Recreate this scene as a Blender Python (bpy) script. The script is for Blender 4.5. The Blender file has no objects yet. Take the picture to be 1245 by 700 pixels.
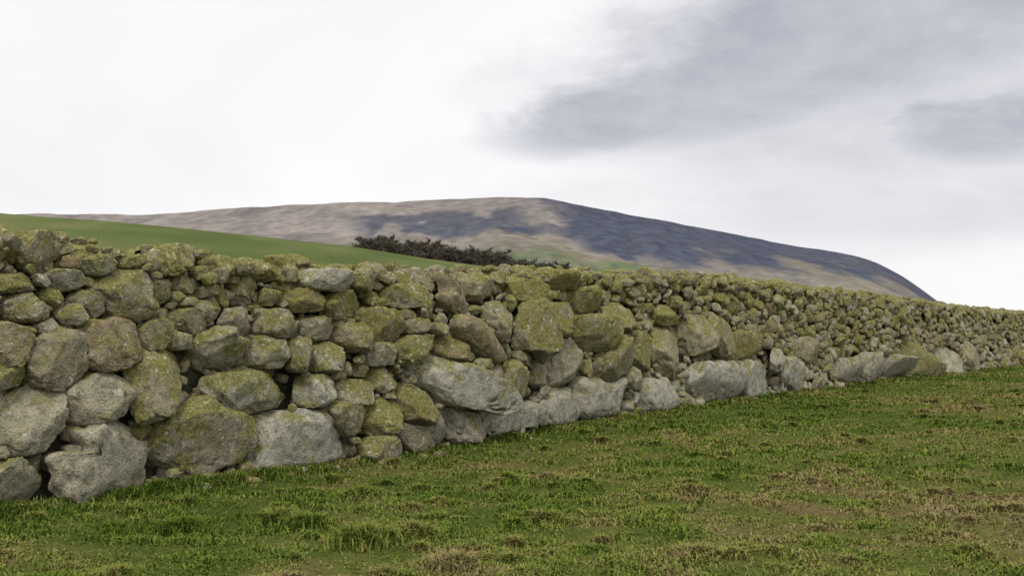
import bpy, bmesh, math, random
import numpy as np
from mathutils import Vector
rng=np.random.default_rng(7); random.seed(7)
F=1335.0; CAMH=1.22
P0=np.array([-3.45,7.4]); DIR=np.array([0.565,0.825]); DIR/=np.linalg.norm(DIR); NRM=np.array([DIR[1],-DIR[0]])
# ---------------- helpers
def nodes_mat(name):
    m=bpy.data.materials.new(name); m.use_nodes=True; nt=m.node_tree; nt.nodes.clear(); return m,nt
class NB:
    def __init__(s,nt): s.nt=nt
    def n(s,t,**k):
        x=s.nt.nodes.new(t)
        for a,b in k.items(): setattr(x,a,b)
        return x
    def put(s,sock,v):
        if isinstance(v,bpy.types.NodeSocket): s.nt.links.new(v,sock)
        elif v is not None: sock.default_value=v
    def m(s,op,a,b=None,c=None,clamp=False):
        x=s.n('ShaderNodeMath',operation=op,use_clamp=clamp)
        s.put(x.inputs[0],a); s.put(x.inputs[1],b); s.put(x.inputs[2],c); return x.outputs[0]
    def noise(s,vec,scale,detail=4,rough=.55,dist=0):
        x=s.n('ShaderNodeTexNoise'); s.put(x.inputs['Vector'],vec); x.inputs['Scale'].default_value=scale
        x.inputs['Detail'].default_value=detail; x.inputs['Roughness'].default_value=rough; x.inputs['Distortion'].default_value=dist
        return x.outputs['Fac']
    def sm(s,v,a,b,lo=0.,hi=1.):
        x=s.n('ShaderNodeMapRange',interpolation_type='SMOOTHSTEP'); s.put(x.inputs[0],v)
        for i,q in enumerate((a,b,lo,hi)): x.inputs[i+1].default_value=q
        return x.outputs[0]
    def mix(s,f,a,b,mode='MIX'):
        x=s.n('ShaderNodeMix',data_type='RGBA',blend_type=mode); s.put(x.inputs[0],f)
        for i,q in ((6,a),(7,b)):
            if isinstance(q,tuple): q=(*q,1) if len(q)==3 else q
            s.put(x.inputs[i],q)
        return x.outputs[2]
    def ramp(s,f,stops):
        x=s.n('ShaderNodeValToRGB'); s.put(x.inputs[0],f); cr=x.color_ramp
        while len(cr.elements)<len(stops): cr.elements.new(.5)
        for e,(p,c) in zip(cr.elements,stops): e.position=p; e.color=(*c,1)
        return x.outputs[0]
    def attr(s,nm):
        return s.n('ShaderNodeAttribute',attribute_name=nm)
    def bump(s,h,st,d):
        x=s.n('ShaderNodeBump'); s.put(x.inputs['Height'],h); x.inputs['Strength'].default_value=st; x.inputs['Distance'].default_value=d; return x.outputs[0]
    def out(s,col,rough=1.,nrm=None):
        b=s.n('ShaderNodeBsdfDiffuse'); s.put(b.inputs['Color'],col); b.inputs['Roughness'].default_value=.3
        if nrm is not None: s.put(b.inputs['Normal'],nrm)
        o=s.n('ShaderNodeOutputMaterial'); s.nt.links.new(b.outputs[0],o.inputs[0])
def tri_mesh(name,V,T,mat,attrs={},smooth=True):
    me=bpy.data.meshes.new(name); n=len(V); k=len(T)
    me.vertices.add(n); me.vertices.foreach_set('co',np.ascontiguousarray(V,dtype=np.float32).ravel())
    me.loops.add(3*k); me.loops.foreach_set('vertex_index',np.ascontiguousarray(T,dtype=np.int32).ravel())
    me.polygons.add(k); me.polygons.foreach_set('loop_start',np.arange(0,3*k,3,dtype=np.int32)); 
    me.polygons.foreach_set('loop_total',np.full(k,3,dtype=np.int32))
    me.polygons.foreach_set('use_smooth',np.full(k,smooth,dtype=bool))
    me.update(calc_edges=True)
    for a,v in attrs.items():
        v=np.asarray(v,dtype=np.float32)
        if v.ndim==1:
            at=me.attributes.new(a,'FLOAT','POINT'); at.data.foreach_set('value',v)
        else:
            at=me.attributes.new(a,'FLOAT_COLOR','POINT'); at.data.foreach_set('color',np.c_[v,np.ones(len(v))].astype(np.float32).ravel())
    me.materials.append(mat); ob=bpy.data.objects.new(name,me); bpy.context.scene.collection.objects.link(ob); return ob
def h3(i,j,k):
    x=(i.astype(np.uint32)*np.uint32(374761393)+j.astype(np.uint32)*np.uint32(668265263)+k.astype(np.uint32)*np.uint32(2246822519))
    x=(x^(x>>np.uint32(13)))*np.uint32(1274126177); x=x^(x>>np.uint32(16)); return (x&np.uint32(0xffff)).astype(np.float64)/65535.
def vn(p):
    p=np.asarray(p,float)+1000.; i=np.floor(p).astype(np.int64); f=p-i; u=f*f*(3-2*f); r=0
    for a in (0,1):
        for b in (0,1):
            for c in (0,1):
                w=(u[:,0] if a else 1-u[:,0])*(u[:,1] if b else 1-u[:,1])*(u[:,2] if c else 1-u[:,2])
                r=r+w*h3(i[:,0]+a,i[:,1]+b,i[:,2]+c)
    return r
def fbm(p,o=4):
    r=0;a=.5;p=np.asarray(p,float)
    for _ in range(o): r=r+a*(vn(p)-.5); p=p*2.03+17.3; a*=.5
    return r
def ss(x,a,b):
    t=np.clip((x-a)/(b-a),0,1); return t*t*(3-2*t)
def xyz2(x,y,k=1.,z=0.): return np.c_[x*k,y*k,np.full(len(x),z)]
def cramp(f,stops):
    ps=[s[0] for s in stops]; return np.stack([np.interp(f,ps,[s[1][k] for s in stops]) for k in range(3)],1)
# ---------------- terrain
GS=np.array([-12,0,3.2,5,7.5,10,13,16.7,25,38,60]); GZ=np.array([0,0,-.04,-.02,.03,.06,.08,.07,.07,.0,0])
_s=np.linspace(-14,64,800); _g=np.interp(_s,GS,GZ); _g=np.convolve(np.pad(_g,15,mode='edge'),np.ones(31)/31,'valid')
def G(s): return np.interp(s,_s,_g)
PX=np.array([-420,-191,-117,-105,-92,-79,-55,-34,-19,0,20,60,110]); PH=np.array([34,30,27.5,26.4,25.4,24.2,22,19.3,16.8,14,11,5,0])
def ground_z(x,y):
    s=(x-P0[0])*DIR[0]+(y-P0[1])*DIR[1]; n=(x-P0[0])*NRM[0]+(y-P0[1])*NRM[1]
    z=G(s)*np.exp(-(n/9.)**2)
    near=np.exp(-(np.hypot(x,y)/70)**2)
    z=z+near*(.14*fbm(xyz2(x,y,.35),2)+.11*fbm(xyz2(x,y,1.9),3))*ss(np.abs(n),0,1.2)
    z=z+.02*np.exp(-np.maximum(n,0)/.25)*(n>-.6)
    yy=np.maximum(y,1)
    t=ss(yy,80,250)*(1-ss(yy,600,1100)); z=z+np.interp(x,PX,PH)*t+ t*1.6*fbm(xyz2(x,y,.02),4)
    return z
# ---------------- wall
H=1.98; THK=.74; BAT=.09
HS=np.array([-10,0,1.3,3,5,8,11,15,22,30,60]); HZ=np.array([1.83,1.83,1.79,1.78,1.80,1.88,1.93,1.93,1.86,1.79,1.78])
def Ht(s): return np.interp(s,HS,HZ)
def wall_out(s,z):
    b=.28*ss(s,3.0,5.3)*(1-ss(s,5.55,5.85))*ss(z,.15,.7)*(1-ss(z,1.3,1.75))
    b=b+.05*np.sin(s*.9+1)*np.sin(z*1.7)+.04*np.sin(s*2.3)
    return b-BAT*z
def wp(s,z,o):
    g=G(s); xy=P0[None,:]+s[:,None]*DIR+ (o)[:,None]*NRM
    return np.c_[xy,z+g]
def bearing2s(px):
    r=(px-622.5)/F; return (r*P0[1]-P0[0])/(DIR[0]-r*DIR[1])
def to_wall(px,py):
    s=bearing2s(px); d=P0[1]+s*DIR[1]; z=(401-py)/F*d+CAMH-G(s); return s,z
# survey of the larger stones on the wall face (bearing, level, width, height, tilt, squareness)
feat=[(22,588,78,62,0,2.6),(125,558,150,92,0,2.6),(248,525,128,96,-8,2.6),(368,533,108,70,0,6),(312,475,114,56,3,3.2),(200,468,106,90,8,3.4),(118,483,88,58,15,2.4),(40,510,86,84,0,2.5),(70,440,74,68,20,3.2),(138,417,86,64,0,3),(15,418,48,52,0,2.6),(280,425,68,58,0,2.3),(165,358,70,64,0,3),(38,373,52,40,0,2.5),(15,458,52,34,10,2.5),(88,340,42,26,0,2.5),(60,305,44,44,30,3),(25,345,50,24,0,3),(337,430,44,44,0,4.),(370,432,38,42,0,2.8),(410,434,48,36,10,2.5),(388,475,46,40,0,2.8),(435,477,52,33,0,2.6),(420,508,60,42,-10,2.6),(463,505,42,42,0,2.6),(505,492,44,52,0,2.6),(465,543,56,30,0,2.6),(497,530,55,32,-12,2.6),(545,468,104,48,-22,3.4),(563,515,56,46,-10,2.6),(533,523,30,46,0,2.6),(612,508,78,32,4,4),(625,463,62,52,0,3),(680,495,56,44,0,3.6),(733,481,54,48,0,7),(797,478,42,38,0,3.6),(650,405,52,74,10,2.4),(690,440,44,62,0,2.5),(607,393,46,44,-15,2.8),(745,440,48,50,25,2.4),(785,425,36,48,0,2.4),(822,422,46,70,0,2.4),(872,462,60,48,0,3),(852,408,24,52,0,2.5),(882,410,36,56,-15,2.5),(682,388,42,44,0,2.8),(917,463,34,50,-15,4),(963,460,30,40,-20,3.4),(905,420,34,36,0,2.6),(1058,446,46,34,0,2.6),(1110,440,36,42,-20,2.5),(1087,447,26,30,0,2.5),(1028,450,30,30,0,2.6),(470,395,44,44,0,3),(430,370,54,32,10,3),(560,372,62,40,-35,3.5),(590,350,40,34,0,3),(572,412,62,40,-25,3.5),(500,360,44,28,0,3),(350,395,46,40,0,2.6),(300,395,40,40,0,3),(245,390,44,34,0,2.8),(195,408,36,36,0,2.8),(720,405,40,44,0,2.6),(1180,438,22,36,-10,2.5),(1150,438,30,34,0,2.5),
(90,545,34,20,0,2.4),(178,527,36,26,0,2.5),(228,413,36,30,0,2.5),(205,357,34,30,0,3),(245,345,34,22,0,2.6),(272,375,30,30,10,2.6),(320,350,30,44,0,3.5),(295,355,26,36,0,3),(400,340,44,26,0,2.6),(380,365,36,30,0,2.6),(435,410,40,34,0,2.6),(395,400,34,30,0,2.6),(345,330,40,24,0,2.6),(120,372,40,34,-20,2.5),(225,315,44,34,20,2.6),(290,322,46,24,0,3),(130,322,50,26,5,3),(465,430,34,30,0,2.6),(500,425,44,34,15,2.8),(540,425,40,30,0,2.6),(470,462,34,30,0,2.5),(640,435,30,30,0,2.5),(720,370,30,40,10,2.6),(760,385,44,34,0,2.6),(650,355,44,30,-10,2.8),(940,440,30,34,0,2.5),(985,425,26,30,0,2.5),(770,460,24,30,0,2.5),(820,385,30,30,0,2.6),(695,340,44,24,0,3),(530,345,50,22,-15,3)]
stones=[] # s,z,rx,rz,rot,p,feat
pale={(368,533),(612,508),(733,481),(872,462),(917,463),(797,478)}
for (px,py,w,h,rot,pw) in feat:
    s,z=to_wall(px,py); s1,_=to_wall(px-w/2,py); s2,_=to_wall(px+w/2,py); d=P0[1]+s*DIR[1]
    stones.append((float(s),float(z),float(s2-s1)/2,h/F*d/2,math.radians(rot),pw,2 if (px,py) in pale else 1))
S0,S1=-8.,62.; cs=.012
occ=np.zeros((int((S1-S0)/cs),int((H+.02)/cs)),bool)
def mask_for(s,z,rx,rz,rot,pw,k):
    R=max(rx,rz)*k*1.05; i0=int((s-R-S0)/cs); i1=int((s+R-S0)/cs)+1; j0=int((z-R)/cs); j1=int((z+R)/cs)+1
    i0c,i1c=max(i0,0),min(i1,occ.shape[0]); j0c,j1c=max(j0,0),min(j1,occ.shape[1])
    if i1c<=i0c or j1c<=j0c: return None
    a=(np.arange(i0c,i1c)+.5)*cs+S0-s; b=(np.arange(j0c,j1c)+.5)*cs-z; A,B=np.meshgrid(a,b,indexing='ij')
    c,sn=math.cos(rot),math.sin(rot); u=A*c+B*sn; v=-A*sn+B*c
    return (i0c,i1c,j0c,j1c),(np.abs(u/(rx*k))**pw+np.abs(v/(rz*k))**pw)<1
for t in stones:
    r=mask_for(*t[:6],1.0)
    if r: (a,b,c,d),m=r; occ[a:b,c:d]|=m
for r,cnt in [(.20,60),(.17,140),(.145,330),(.12,800),(.104,1700),(.09,3500),(.077,6000),(.065,9000),(.053,12000),(.042,13000),(.032,10000),(.025,8000)]:
    fi,fj=np.nonzero(~occ); sel=rng.integers(0,len(fi),cnt)
    for q in sel:
        i,j=fi[q],fj[q]
        if occ[i,j]: continue
        s=(i+.5)*cs+S0; z=(j+.5)*cs; top=Ht(s)
        if r>=.12 and z>.6 and rng.random()>.06: continue
        if r>=.10 and z>1.0 and rng.random()>.3: continue
        if r<.05 and s>20: continue
        if r<.03 and s>9: continue
        k=rng.uniform(.75,1.0); rx=r*rng.uniform(1.0,1.55); rz=r*rng.uniform(.62,1.0)
        if s>6 and rng.random()<.35: rx,rz=rz,rx
        if z-rz<-.1 or z+rz>top+.05: continue
        rot=rng.normal(0,.22) if rng.random()<.7 else rng.uniform(-1.2,1.2)
        pw=rng.uniform(2.3,5.5)
        mm=mask_for(s,z,rx,rz,rot,pw,.93)
        if mm is None: continue
        (a,b,c,d),m=mm
        if (occ[a:b,c:d]&m).sum()>.05*m.sum(): continue
        occ[a:b,c:d]|=m; stones.append((s,z,rx,rz,rot,pw,0))
st=np.array(stones); st=st[np.argsort(st[:,0])]
def ico(n):
    bm=bmesh.new(); bmesh.ops.create_icosphere(bm,subdivisions=n,radius=1.); bm.verts.index_update()
    V=np.array([v.co[:] for v in bm.verts]); T=np.array([[v.index for v in f.verts] for f in bm.faces]); bm.free(); return V,T
def half(V,T,lim):
    keep=V[:,1]>lim; idx=-np.ones(len(V),int); idx[keep]=np.arange(keep.sum()); k=keep[T].all(1); return V[keep],idx[T[k]]
ICO={n:ico(n) for n in (2,3,4,5)}; HICO={n:half(*ICO[n],-.45) for n in (2,3,4,5)}
NT=56; TH=np.linspace(-math.pi,math.pi,NT,endpoint=False); TT=np.linspace(.04,1.35,46)
VV=[];TTt=[];A1=[];A2=[];A3=[];nv=0
def add(V,T,a,b,c):
    global nv
    VV.append(V); TTt.append(T+nv); nv+=len(V); A1.append(np.full(len(V),a)); A2.append(np.full(len(V),b)); A3.append(np.full(len(V),c))
def rough(p,rm,lod,off,amp=1.):
    q=p/rm
    d=.13*fbm(q*1.3+off,2)
    if lod>=4:
        r=np.abs(vn(q*2.6+off)-.5); d=d+.10*fbm(q*3.6+off,2)-.07*np.exp(-r*14)
        d=d+.06*fbm(q*9+off,2)
    if lod>=5: d=d+.035*(vn(q*22+off)-.5)
    return p*(1+d*1.25*amp)[:,None]
def cuts(p,n,front=True,lo=.62,hi=.95,side=.84):
    for _ in range(n):
        v=rng.normal(size=3)
        if front: v[1]=abs(v[1])*1.1
        v/=np.linalg.norm(v); dd=p@v; l=lo
        if front: l=max(lo,lo+(side-lo)*(1-v[1])**.7)
        d=dd.max()*rng.uniform(l,max(hi,l+.02))
        p=p-np.maximum(dd-d,0)[:,None]*v
    return p
for i in range(len(st)):
    s,z,rx,rz,rot,pw,ft=st[i]
    if z>Ht(s)+.03: continue
    a=np.searchsorted(st[:,0],s-.9); b=np.searchsorted(st[:,0],s+.9)
    nb=st[a:b]; nb=nb[(np.abs(nb[:,0]-s)>1e-9)&(np.hypot(nb[:,0]-s,nb[:,1]-z)<(max(rx,rz)*1.3+np.maximum(nb[:,2],nb[:,3])*1.3))]
    c,sn=math.cos(rot),math.sin(rot)
    ux,uz=np.cos(TH),np.sin(TH)
    ru=(np.abs((ux*c+uz*sn)/rx)**pw+np.abs((-ux*sn+uz*c)/rz)**pw)**(-1/pw)
    t=TT[None,:]*ru[:,None]
    X=s+t*ux[:,None]; Z=z+t*uz[:,None]; qi=np.broadcast_to(TT[None,:],t.shape)
    bad=np.zeros(t.shape,bool); cap=1.04 if ft==2 else 1.11 if ft else 1.2
    bad|=qi>cap
    for m in nb:
        cj,sj=math.cos(m[4]),math.sin(m[4]); U=(X-m[0])*cj+(Z-m[1])*sj; W=-(X-m[0])*sj+(Z-m[1])*cj
        qj=(np.abs(U/m[2])**m[5]+np.abs(W/m[3])**m[5])**(1/m[5]); bad|=qj<qi
    first=np.where(bad.any(1),bad.argmax(1),len(TT)-1); R=np.take_along_axis(t,first[:,None],1)[:,0]
    R=np.maximum(R-.003,.2*ru)
    R=(np.roll(R,1)+4*R+np.roll(R,-1))/6*1.015
    depth=P0[1]+s*DIR[1]; rm=math.sqrt(rx*rz)
    if s<-1.5: lod=3
    else:
        pxr=rm*F*.82/max(depth,3); lod=5 if pxr>13 else 4 if pxr>5 else 3
    V,T=HICO[lod]; e=rng.uniform(.40,.70)
    D=min(.2,rm*rng.uniform(.85,1.2))
    rho=np.hypot(V[:,0],V[:,2]); th=np.arctan2(V[:,2],V[:,0]); Rv=np.interp(th,TH,R,period=2*math.pi)
    rr=Rv*np.maximum(rho,1e-6)**e
    p=np.c_[rr*np.cos(th), D*np.sign(V[:,1])*np.abs(V[:,1])**e, rr*np.sin(th)]
    ang=rng.random()
    if ft==2: p=cuts(p,7,True,.62,.95,.95)
    elif ft==1: p=cuts(p,rng.integers(8,13),True,.48,.93,.89)
    else: p=cuts(p,rng.integers(5,9) if ang<.3 else rng.integers(8,15),True,.64 if ang<.3 else .48,.93)
    p=rough(p,rm,lod,rng.uniform(0,50,3))
    tl=rng.normal(0,.25,2)*(.4 if ft==2 else 1); p[:,1]+=p[:,0]*tl[0]+p[:,2]*tl[1]
    off=rng.normal(-.32*D,.045)+ (.035 if rm>.14 else 0)
    P=wp(s+p[:,0],z+p[:,2],wall_out(np.array([s]),np.array([z]))[0]+off+p[:,1])
    g=G(s); P[:,2]=z+p[:,2]+g
    r1,r2=rng.random(2)
    if ft==2: r1,r2=rng.uniform(.90,.96),rng.uniform(.15,.4)
    elif z<.45 and s>5 and rng.random()<.35: r1,r2=rng.uniform(.86,.95),rng.uniform(0,.4)
    add(P,T,r1,r2,z)
    V,T=HICO[2 if depth>14 else 3]; rho=np.hypot(V[:,0],V[:,2]); th=np.arctan2(V[:,2],V[:,0]); Rv=np.interp(th,TH,R,period=2*math.pi); rr=Rv*np.maximum(rho,1e-6)**e
    p=np.c_[rr*np.cos(th), D*np.sign(V[:,1])*np.abs(V[:,1])**e, rr*np.sin(th)]; p=cuts(p,4)
    P=wp(s+p[:,0],z+p[:,2],-THK+BAT*z-off-p[:,1]); P[:,2]=z+p[:,2]+g; add(P,T[:,::-1],r2,r1,z)
def loose(s,o,z,r,lod,flat=.75):
    V,T=ICO[lod]; p=V.copy(); e=.75; p=np.sign(p)*np.abs(p)**e
    p=p*np.array([r*rng.uniform(.85,1.4),r*rng.uniform(.8,1.2),r*flat*rng.uniform(.65,1.2)])
    p=cuts(p,rng.integers(7,14),False,.58,.93); p=rough(p,r,lod,rng.uniform(0,50,3))
    a=rng.uniform(0,6.28); b=rng.normal(0,.35); ca,sa=math.cos(a),math.sin(a); p=np.c_[p[:,0]*ca-p[:,1]*sa,p[:,0]*sa+p[:,1]*ca,p[:,2]]
    cb,sb=math.cos(b),math.sin(b); p=np.c_[p[:,0]*cb-p[:,2]*sb,p[:,1],p[:,0]*sb+p[:,2]*cb]
    P=wp(s+p[:,0],z+p[:,2],o+p[:,1]); 
    P[:,2]=G(s)+z+p[:,2]
    add(P,T,rng.random()*.9,rng.random(),z)
fo=-BAT*1.8
for row,o in enumerate((-.02,-.19,-.38,-.53)):
    s=S0
    while s<S1:
        r=rng.uniform(.055,.13)*(1.0 if row in(0,3) else 1.1)
        depth=P0[1]+s*DIR[1]; lod=(4 if depth<17 else 3) if s>-1.5 else 3
        z=Ht(s)+rng.uniform(-.07,.03)+(.03 if row in(1,2) else -.02)
        loose(s+r,fo+o+rng.normal(0,.03)-.03,z,r,lod); s+=r*rng.uniform(1.6,2.1)
for _ in range(200):
    s=rng.uniform(S0,S1); r=rng.uniform(.05,.09); loose(s,fo-rng.uniform(.03,.45),Ht(s)+.085,r,4 if 0<s<10 else 3)
for _ in range(60):
    s=rng.uniform(-2,25); r=rng.uniform(.03,.07); o=rng.uniform(.05,.25)
    loose(s,o,r*.15,r,4 if s<10 else 3)
# pinning stones wedged behind the face
for _ in range(2000):
    s=-2+18*rng.random(); z=rng.uniform(0,Ht(s)-.05); r=rng.uniform(.04,.08)
    loose(s,float(wall_out(np.array([s]),np.array([z]))[0])-rng.uniform(.09,.14),z,r,3,.9)
V=np.concatenate(VV); T=np.concatenate(TTt); print("WALLV",len(V))
ms,nt=nodes_mat('lichened_fieldstone'); B=NB(nt)
geo=B.n('ShaderNodeNewGeometry'); pos=geo.outputs['Position']; a1=B.attr('rnd').outputs['Fac']; a2=B.attr('rnd2').outputs['Fac']; wz=B.attr('wz').outputs['Fac']
sepn=B.n('ShaderNodeSeparateXYZ'); nt.links.new(geo.outputs['Normal'],sepn.inputs[0]); nz=sepn.outputs[2]
shift=B.n('ShaderNodeVectorMath',operation='ADD'); nt.links.new(pos,shift.inputs[0])
cmb=B.n('ShaderNodeCombineXYZ'); B.put(cmb.inputs[0],B.m('MULTIPLY',a1,37.)); B.put(cmb.inputs[1],B.m('MULTIPLY',a2,23.)); nt.links.new(cmb.outputs[0],shift.inputs[1])
pv=shift.outputs[0]
base=B.ramp(a1,[(0,(.23,.18,.115)),(.2,(.34,.305,.21)),(.4,(.24,.21,.145)),(.6,(.39,.365,.275)),(.82,(.27,.235,.17)),(.93,(.39,.375,.31)),(1,(.43,.415,.36))])
n1=B.noise(pv,11,5,.7); base=B.mix(.85,base,B.ramp(n1,[(.28,(.38,.35,.32)),(.48,(1,1,1)),(.72,(1.5,1.46,1.36))]),'MULTIPLY')
n2=B.noise(pv,5,4,.68,.4)
mf=B.m('ADD',B.m('ADD',n2,B.m('MULTIPLY',nz,.15)),B.m('ADD',B.m('MULTIPLY',a2,.26),B.m('MULTIPLY',wz,.05)))
n3=B.noise(pv,32,3,.7)
moss=B.ramp(n3,[(.3,(.09,.09,.02)),(.5,(.21,.198,.05)),(.7,(.34,.315,.10))])
c=B.mix(B.m('MULTIPLY',B.sm(mf,.60,.82),.85),base,moss)
c=B.mix(B.m('MULTIPLY',B.sm(B.noise(pv,19,3,.7,.8),.60,.65),.75),c,(.56,.55,.46))
n4=B.noise(pv,70,2,.6); c=B.mix(B.m('MULTIPLY',B.sm(n4,.56,.68),.6),c,(.06,.055,.04))
hb=B.m('ADD',n1,B.m('MULTIPLY',n4,.35))
B.out(c,1.,B.bump(hb,1.,.045))
wall=tri_mesh('dry_stone_wall',V,T,ms,{'rnd':np.concatenate(A1),'rnd2':np.concatenate(A2),'wz':np.concatenate(A3)})
ss_=np.linspace(S0,S1,300); ct=[]
mc,nt=nodes_mat('earthy_hearting'); B=NB(nt); g_=B.n('ShaderNodeNewGeometry').outputs['Position']
B.out(B.ramp(B.noise(g_,25,3),[(.3,(.03,.028,.018)),(.7,(.08,.075,.05))]))
rows=[]
for f in np.linspace(0,1,7):
    z=-.1+f*(Ht(ss_)-.08+.1); rows.append(wp(ss_,z,wall_out(ss_,z)-.15))
for f in np.linspace(1,0,7):
    z=-.1+f*(Ht(ss_)-.08+.1); rows.append(wp(ss_,z,-THK+BAT*z+.11))
cv=np.concatenate(rows); nr=len(rows)
for r in range(nr-1):
    i=np.arange(299)+r*300; ct.append(np.c_[i,i+1,i+301]); ct.append(np.c_[i,i+301,i+300])
core=tri_mesh('hearting',cv,np.concatenate(ct),mc); core.parent=wall
# ---------------- ground
rad=np.concatenate([[.0],np.geomspace(.6,60,260),np.geomspace(62,20000,130)]); NA=640; ang=np.linspace(0,2*math.pi,NA,endpoint=False)
RR,AA=np.meshgrid(rad,ang,indexing='ij'); gx=(RR*np.sin(AA)).ravel(); gy=(RR*np.cos(AA)).ravel(); gv=np.c_[gx,gy,ground_z(gx,gy)]
i,j=np.meshgrid(np.arange(len(rad)-1),np.arange(NA),indexing='ij'); i=i.ravel();j=j.ravel();j2=(j+1)%NA
gt=np.concatenate([np.c_[i*NA+j,(i+1)*NA+j2,(i+1)*NA+j],np.c_[i*NA+j,i*NA+j2,(i+1)*NA+j2]])
def sward(x,y):
    n=(x-P0[0])*NRM[0]+(y-P0[1])*NRM[1]
    wx=x+.8*fbm(xyz2(x,y,1.3,3.),2); wy=y+.8*fbm(xyz2(x,y,1.3,8.),2)
    return .40+.85*fbm(xyz2(wx,wy,.5),4)+.8*fbm(xyz2(wx,wy,3.6,4.),4)+.13*ss(n,.4,5.)
f=sward(gx,gy)
gc=cramp(f,[(.25,(.055,.075,.018)),(.5,(.085,.098,.026)),(.65,(.115,.10,.04)),(.85,(.115,.085,.045))])
fy=ss(gy,60,110)[:,None]; pf=fbm(xyz2(gx,gy,.03),4)+.5+.8*fbm(xyz2(gx,gy,.12,4.),3)
pc=cramp(pf,[(.3,(.09,.115,.045)),(.5,(.12,.145,.058)),(.7,(.17,.17,.08))])  # far pasture green, paled in the colour to imitate haze
gc=gc*(1-fy)+pc*fy
mg,nt=nodes_mat('pasture_soil'); B=NB(nt); pos=B.n('ShaderNodeNewGeometry').outputs['Position']
c=B.mix(.8,B.attr('col').outputs['Color'],B.ramp(B.noise(pos,26,3,.7),[(.3,(.4,.4,.36)),(.7,(1.3,1.3,1.2))]),'MULTIPLY')
B.out(c)
ground=tri_mesh('ground',gv,gt,mg,{'col':gc})
# ---------------- grass blades
def blades(N,rmin,rmax,amin,amax):
    u=rng.random(N); r=rmin*(rmax/rmin)**u; a=np.radians(rng.uniform(amin,amax,N)); return r*np.sin(a),r*np.cos(a)
x,y=blades(700000,4.4,44,-36,38)
s=(x-P0[0])*DIR[0]+(y-P0[1])*DIR[1]; n=(x-P0[0])*NRM[0]+(y-P0[1])*NRM[1]
k=(n>.0); x,y,s,n=x[k],y[k],s[k],n[k]
pn=fbm(xyz2(x,y,1.1),3); pn2=fbm(xyz2(x,y,5.,5.),3); k=rng.random(len(x))<np.clip(.62+3.2*pn2,.06,1); x,y,s,n,pn,pn2=[q[k] for q in(x,y,s,n,pn,pn2)]
hh=(.013+.03*np.clip(pn+.2,0,.6)+.13*np.clip(pn2,0,.35))*rng.uniform(.5,1.5,len(x)); hh=hh*(1+1.1*np.exp(-n/.15))
dry=np.zeros(len(x))+.25*np.clip(-pn2,-.1,.3)
M=60000; se=-1.5+28*rng.random(M)**1.6; ne=np.abs(rng.normal(0,.10,M))+.01; cl=fbm(np.c_[se*2.2,ne*0,ne*0],3); k=rng.random(M)<np.clip(.5+2.6*cl,.06,1); se,ne,cl=se[k],ne[k],cl[k]
xe=P0[0]+se*DIR[0]+ne*NRM[0]; ye=P0[1]+se*DIR[1]+ne*NRM[1]
# coarse tussocks
tc_=[(-1.5,7.2,.22,.13),(-1.3,6.95,.2,.12),(-.85,6.4,.24,.14),(-.6,6.6,.2,.12),(-2.05,6.9,.2,.12),(.2,7.3,.18,.09),(1.4,8.5,.22,.1),(-.3,5.8,.18,.1),(1.0,6.0,.2,.09),(-1.1,8.2,.22,.1)]
for _ in range(330):
    r_=5*(26/5)**rng.random(); a_=math.radians(rng.uniform(-30,34)); tx,ty=r_*math.sin(a_),r_*math.cos(a_)
    if (tx-P0[0])*NRM[0]+(ty-P0[1])*NRM[1]<.25: continue
    tc_.append((tx,ty,rng.uniform(.05,.14),rng.uniform(.04,.085)))
tX=[];tY=[];tH=[];tD=[]
for (tx,ty,tr,th_) in tc_:
    m_=int(5200*tr*tr*3.14+120); a_=rng.uniform(0,6.28,m_); q=tr*np.abs(rng.normal(0,.5,m_)); tX.append(tx+q*np.cos(a_)); tY.append(ty+q*np.sin(a_)); tH.append(th_*rng.uniform(.5,1.15,m_)*np.exp(-(q/tr)**2*.5)); tD.append(np.full(m_,rng.uniform(.0,.16)))
tX=np.concatenate(tX);tY=np.concatenate(tY);tH=np.concatenate(tH);tD=np.concatenate(tD)
x=np.r_[x,xe,tX]; y=np.r_[y,ye,tY]; dry=np.r_[dry,np.zeros(len(xe)),tD]; hh=np.r_[hh,rng.uniform(.03,.09,len(xe))*(1+1.8*np.clip(cl,0,.4)),tH]; d=np.hypot(x,y)
N=len(x); print("BLADES",N)
z=ground_z(x,y)-.004
az=rng.uniform(0,2*math.pi,N); lean=rng.uniform(.15,1.4,N); w=(.0020+.0005*d)*rng.uniform(.7,1.4,N)
dx,dy=np.cos(az),np.sin(az); sx,sy=-dy,dx
b=np.c_[x,y,z]; m_=b+np.c_[dx*lean*hh*.35,dy*lean*hh*.35,hh*.6]; tp=b+np.c_[dx*lean*hh,dy*lean*hh,hh*(1-.25*lean)]
S=np.c_[sx,sy,0*sx]*w[:,None]
bv=np.stack([b-S,b+S,m_-S*.75,m_+S*.75,tp],1).reshape(-1,3)
i=np.arange(N)*5; bt=np.stack([np.c_[i,i+1,i+3],np.c_[i,i+3,i+2],np.c_[i+2,i+3,i+4]],1).reshape(-1,3)
fb=sward(x,y)+dry+(rng.random(N)-.5)*.36
bc=cramp(fb,[(.2,(.09,.135,.022)),(.42,(.15,.195,.036)),(.56,(.20,.21,.055)),(.68,(.235,.20,.075)),(.82,(.26,.20,.10)),(1.,(.31,.245,.15))])*rng.uniform(.7,1.25,N)[:,None]
mb,nt=nodes_mat('grass_blades'); B=NB(nt); B.out(B.attr('col').outputs['Color'])
tri_mesh('grass',bv,bt,mb,{'col':np.repeat(bc,5,axis=0)},smooth=False)
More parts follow.
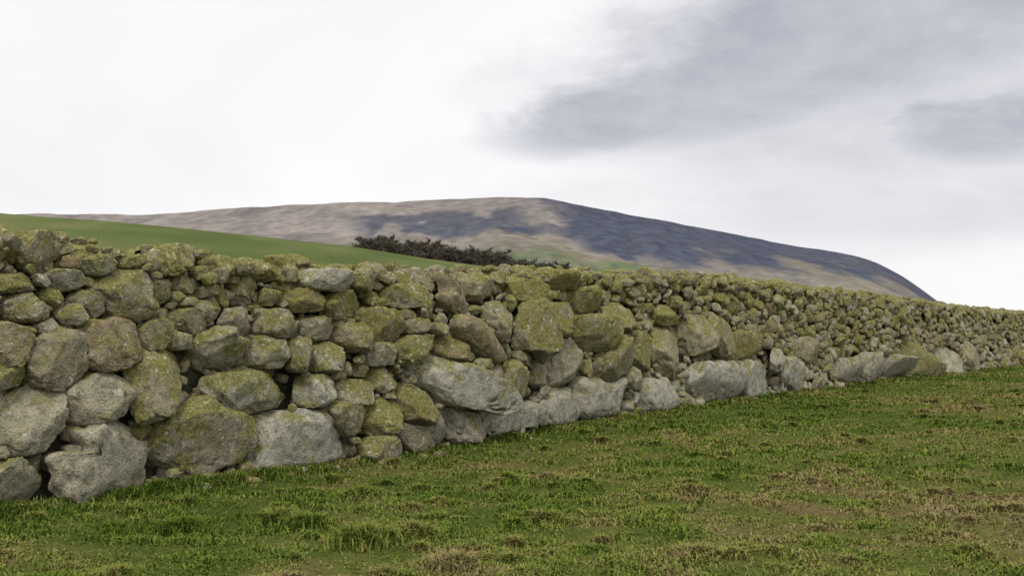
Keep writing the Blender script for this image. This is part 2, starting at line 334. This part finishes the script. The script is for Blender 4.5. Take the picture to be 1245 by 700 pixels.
# ---------------- distant fell
FX=np.array([-3200,-2400,-1700,-1309,-994,-657,-455,-185,-6,62,129,242,399,556,758,938,1005,1136,1185,1275,2500]); FH=np.array([0,200,300,324,322,345,354,362,370,370,360,338,308,280,238,212,190,112,62,0,0.])
fx=np.linspace(-3200,2300,900); _h=np.interp(fx,FX,FH); _h=np.convolve(np.pad(_h,12,mode='edge'),np.ones(25)/25,'valid')
ty=np.linspace(1300,4300,330); XX,YY=np.meshgrid(fx,ty,indexing='ij'); Xp=XX.ravel(); Y=YY.ravel(); X=Xp*Y/3000
pr=np.interp(Xp,fx,_h); t=np.clip((Y-1300)/1700,0,1); back=1-ss(Y,3050,4300)*.9
nz_=fbm(np.c_[X/260,Y/420,X*0],5); gul=fbm(np.c_[X/110,Y/600,X*0+3],5)
hz=pr*(t**1.15)*back+ (pr/360)*(55*nz_+40*gul)*np.clip(t*(1.03-t)*4,0,1)+ (pr/360)*5*fbm(np.c_[X/40,Y/40,X*0],3)-4
fr=np.clip(pr*(t**1.15)/Y*3000/np.maximum(pr,1),0,1.1)
cn=fbm(np.c_[X/300,Y/500,X*0+9],5); cn2=fbm(np.c_[X/70,Y/160,X*0+5],4); cn3=fbm(np.c_[X/140,Y/260,X*0+31],5)
col=np.array([.215,.192,.180])[None]+cn2[:,None]*np.array([.16,.14,.11])  # moor colours with distance haze painted in, slightly blue
brown=np.array([.18,.162,.122]); green=np.array([.115,.145,.082]); dark=np.array([.062,.070,.098])
wl=(1-ss(fr+cn*.5,.5,.85))[:,None]; col=col*(1-wl)+(brown+cn2[:,None]*.13)*wl
wg=((1-ss(fr+cn2*.5,.44,.68))*ss(cn3,-.06,.03))[:,None]; col=col*(1-wg)+green*wg
pt=(ss(cn3,.04,.10)*ss(fr,.45,.7)*.35)[:,None]; col=col*(1-pt)+np.array([.12,.11,.11])*pt
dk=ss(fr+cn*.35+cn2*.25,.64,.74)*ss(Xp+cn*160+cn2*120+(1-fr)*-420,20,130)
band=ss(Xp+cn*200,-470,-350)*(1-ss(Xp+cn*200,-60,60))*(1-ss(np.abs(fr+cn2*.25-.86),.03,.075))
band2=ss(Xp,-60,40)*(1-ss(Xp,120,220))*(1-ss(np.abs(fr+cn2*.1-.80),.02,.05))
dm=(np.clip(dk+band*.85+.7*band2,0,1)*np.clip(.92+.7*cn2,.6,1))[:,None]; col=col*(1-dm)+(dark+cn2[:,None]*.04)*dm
ni,nj=XX.shape; i,j=np.meshgrid(np.arange(ni-1),np.arange(nj-1),indexing='ij'); i=i.ravel();j=j.ravel(); q=i*nj+j
ft=np.concatenate([np.c_[q,q+nj,q+nj+1],np.c_[q,q+nj+1,q+1]])
mf_,nt=nodes_mat('hazed_heather_moor'); B=NB(nt); B.out(B.attr('col').outputs['Color'])
col=col*(1+.8*fbm(np.c_[X/16,Y/26,X*0],3))[:,None]
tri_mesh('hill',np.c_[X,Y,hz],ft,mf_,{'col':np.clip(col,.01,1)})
# ---------------- leafless distant trees
def woods(name,pts,mat,hm,ntw=420,tw=.0075):
    Vt=[];Tt=[];nn=0
    for (x,y) in pts:
        z=float(ground_z(np.array([x]),np.array([y]))[0])-.3; h=hm*rng.uniform(.75,1.08); cw=h*rng.uniform(.32,.42)
        def strip(p,q,w0,w1):
            nonlocal nn
            d=q-p; s_=np.cross(d,rng.normal(size=3)); s_/=max(np.linalg.norm(s_),1e-6)
            s2=np.cross(d,s_); s2/=max(np.linalg.norm(s2),1e-6); a=[]
            for k_ in range(3):
                an=k_*2.094; o=s_*math.cos(an)+s2*math.sin(an); a.append(p+o*w0)
            for k_ in range(3):
                an=k_*2.094; o=s_*math.cos(an)+s2*math.sin(an); a.append(q+o*w1)
            Vt.append(np.array(a)); Tt.append(np.array([[0,1,4],[0,4,3],[1,2,5],[1,5,4],[2,0,3],[2,3,5]])+nn); nn+=6
        p0=np.array([x,y,z]); top=p0+np.array([rng.normal(0,.3),rng.normal(0,.3),h*.75]); strip(p0,top,h*.022,h*.004)
        limbs=[]
        for _ in range(18):
            f=rng.uniform(.1,.95); st_=p0+(top-p0)*f; a=rng.uniform(0,6.28); L=cw*rng.uniform(.5,1.0)*(1.1-.7*abs(f-.45)); e=st_+np.array([math.cos(a)*L,math.sin(a)*L,L*rng.uniform(.1,.6)]); strip(st_,e,h*.006,h*.002); limbs.append((st_,e))
        li=rng.integers(0,18,ntw); f=rng.uniform(.2,1,ntw)
        A=np.array([limbs[k_][0] for k_ in li]); E=np.array([limbs[k_][1] for k_ in li]); st_=A+(E-A)*f[:,None]
        dr=rng.normal(size=(ntw,3)); dr[:,2]=np.abs(dr[:,2])+.2; dr/=np.linalg.norm(dr,axis=1)[:,None]; L=h*rng.uniform(.04,.11,ntw)
        sd=np.cross(dr,rng.normal(size=(ntw,3))); sd/=np.linalg.norm(sd,axis=1)[:,None]; w=h*tw
        tv=np.stack([st_-sd*w,st_+sd*w,st_+dr*L[:,None]],1).reshape(-1,3); Vt.append(tv); Tt.append(np.arange(ntw*3).reshape(-1,3)+nn); nn+=ntw*3
    return tri_mesh(name,np.concatenate(Vt),np.concatenate(Tt),mat,smooth=False)
mw,nt=nodes_mat('hazed_bare_winter_twigs'); B=NB(nt); pos=B.n('ShaderNodeNewGeometry').outputs['Position']
B.out(B.ramp(B.noise(pos,.10,3),[(.35,(.07,.063,.055)),(.5,(.12,.10,.08)),(.65,(.09,.098,.06))]))  # brown twig tones, lightened in the albedo for aerial haze
pts=[(rng.uniform(-54,24),rng.uniform(378,440)) for _ in range(330)]
woods('woodland',pts,mw,17.0,800,.0095)
pts=[(rng.uniform(92,150),rng.uniform(245,262)) for _ in range(60)]
woods('hedgerow',pts,mw,7.6,600,.0085)
# ---------------- world
EL=math.radians(50); AZ=math.radians(184)
w=bpy.data.worlds.new('World'); bpy.context.scene.world=w; w.use_nodes=True; nt=w.node_tree; nt.nodes.clear(); B=NB(nt)
sky=B.n('ShaderNodeTexSky',sky_type='NISHITA'); sky.sun_disc=False; sky.sun_elevation=EL; sky.sun_rotation=AZ
tc=B.n('ShaderNodeTexCoord').outputs['Generated']; sp=B.n('ShaderNodeSeparateXYZ'); nt.links.new(tc,sp.inputs[0]); dx_,dy_,dz_=sp.outputs
u=B.m('ARCTAN2',dx_,dy_); v=B.m('ARCSINE',dz_)
zc=B.m('ADD',B.m('MAXIMUM',dz_,0.),.26); cp=B.n('ShaderNodeCombineXYZ'); B.put(cp.inputs[0],B.m('DIVIDE',dx_,zc)); B.put(cp.inputs[1],B.m('DIVIDE',dy_,zc)); cpv=cp.outputs[0]
na=B.noise(cpv,1.5,5,.6,.3); nbb=B.noise(cpv,4.2,6,.65,.2)
warp=B.m('ADD',B.m('MULTIPLY',B.m('SUBTRACT',na,.5),.22),B.m('MULTIPLY',B.m('SUBTRACT',nbb,.5),.20))
def blob(px,py,rx,ry,tilt,soft=.75):
    a0=math.atan((px-622.5)/F); v0=(401-py)/F*math.cos(a0)
    du=B.m('SUBTRACT',u,a0); dv=B.m('SUBTRACT',B.m('ADD',v,B.m('MULTIPLY',warp,.22)),v0)
    c,s=math.cos(math.radians(tilt)),math.sin(math.radians(tilt))
    p=B.m('DIVIDE',B.m('ADD',B.m('MULTIPLY',du,c),B.m('MULTIPLY',dv,s)),rx/F); q=B.m('DIVIDE',B.m('SUBTRACT',B.m('MULTIPLY',dv,c),B.m('MULTIPLY',du,s)),ry/F)
    r=B.m('SQRT',B.m('ADD',B.m('MULTIPLY',p,p),B.m('MULTIPLY',q,q))); r=B.m('ADD',r,B.m('MULTIPLY',warp,2.2))
    return B.sm(r,1.2,1.2-soft)
d=blob(750,145,175,50,6,.7)
for a in [(890,105,290,88,8,.8),(1080,40,480,120,6,.9),(1210,150,190,60,0,.95)]: d=B.m('MAXIMUM',d,blob(*a))
d=B.m('MAXIMUM',d,B.m('MULTIPLY',blob(1110,110,430,150,4,.9),.62))
e_=B.m('MULTIPLY',blob(1120,250,400,60,0,1.),.42); e2=B.m('MULTIPLY',blob(780,235,220,34,0,1.),.2)
d=B.m('MAXIMUM',d,B.m('MAXIMUM',e_,e2))
lite=B.ramp(B.noise(cpv,.7,4,.55,.4),[(.3,(8.9,8.8,9.1)),(.5,(9.9,9.75,9.9)),(.7,(10.8,10.7,10.7))])
darkc=B.ramp(nbb,[(.3,(4.3,4.4,5.0)),(.7,(6.2,6.25,6.8))])
cc=B.mix(B.m('MULTIPLY',d,.96),lite,darkc)
hi=B.sm(v,.35,.8); cc=B.mix(hi,cc,(14.,14.,14.3))
fin=B.mix(.95,sky.outputs[0],cc)
bg=B.n('ShaderNodeBackground'); nt.links.new(fin,bg.inputs[0]); bg.inputs[1].default_value=.1
o=B.n('ShaderNodeOutputWorld'); nt.links.new(bg.outputs[0],o.inputs[0])
L=bpy.data.lights.new('sun','SUN'); L.energy=1.5; L.angle=math.radians(10); L.color=(1,.94,.83); lo=bpy.data.objects.new('sun',L); bpy.context.scene.collection.objects.link(lo)
sd=Vector((math.sin(AZ)*math.cos(EL),math.cos(AZ)*math.cos(EL),math.sin(EL))); lo.rotation_euler=sd.to_track_quat('Z','Y').to_euler(); lo.location=sd*50
cam=bpy.data.cameras.new('camera'); co=bpy.data.objects.new('camera',cam); bpy.context.scene.collection.objects.link(co)
co.location=(0,0,CAMH); cam.sensor_width=36; cam.lens=36*F/1245; cam.clip_end=30000; co.rotation_euler=(math.radians(90)+math.atan(51/F),0,0)
sc=bpy.context.scene; sc.camera=co; sc.view_settings.view_transform='Standard'; sc.view_settings.look='None'; sc.view_settings.exposure=0
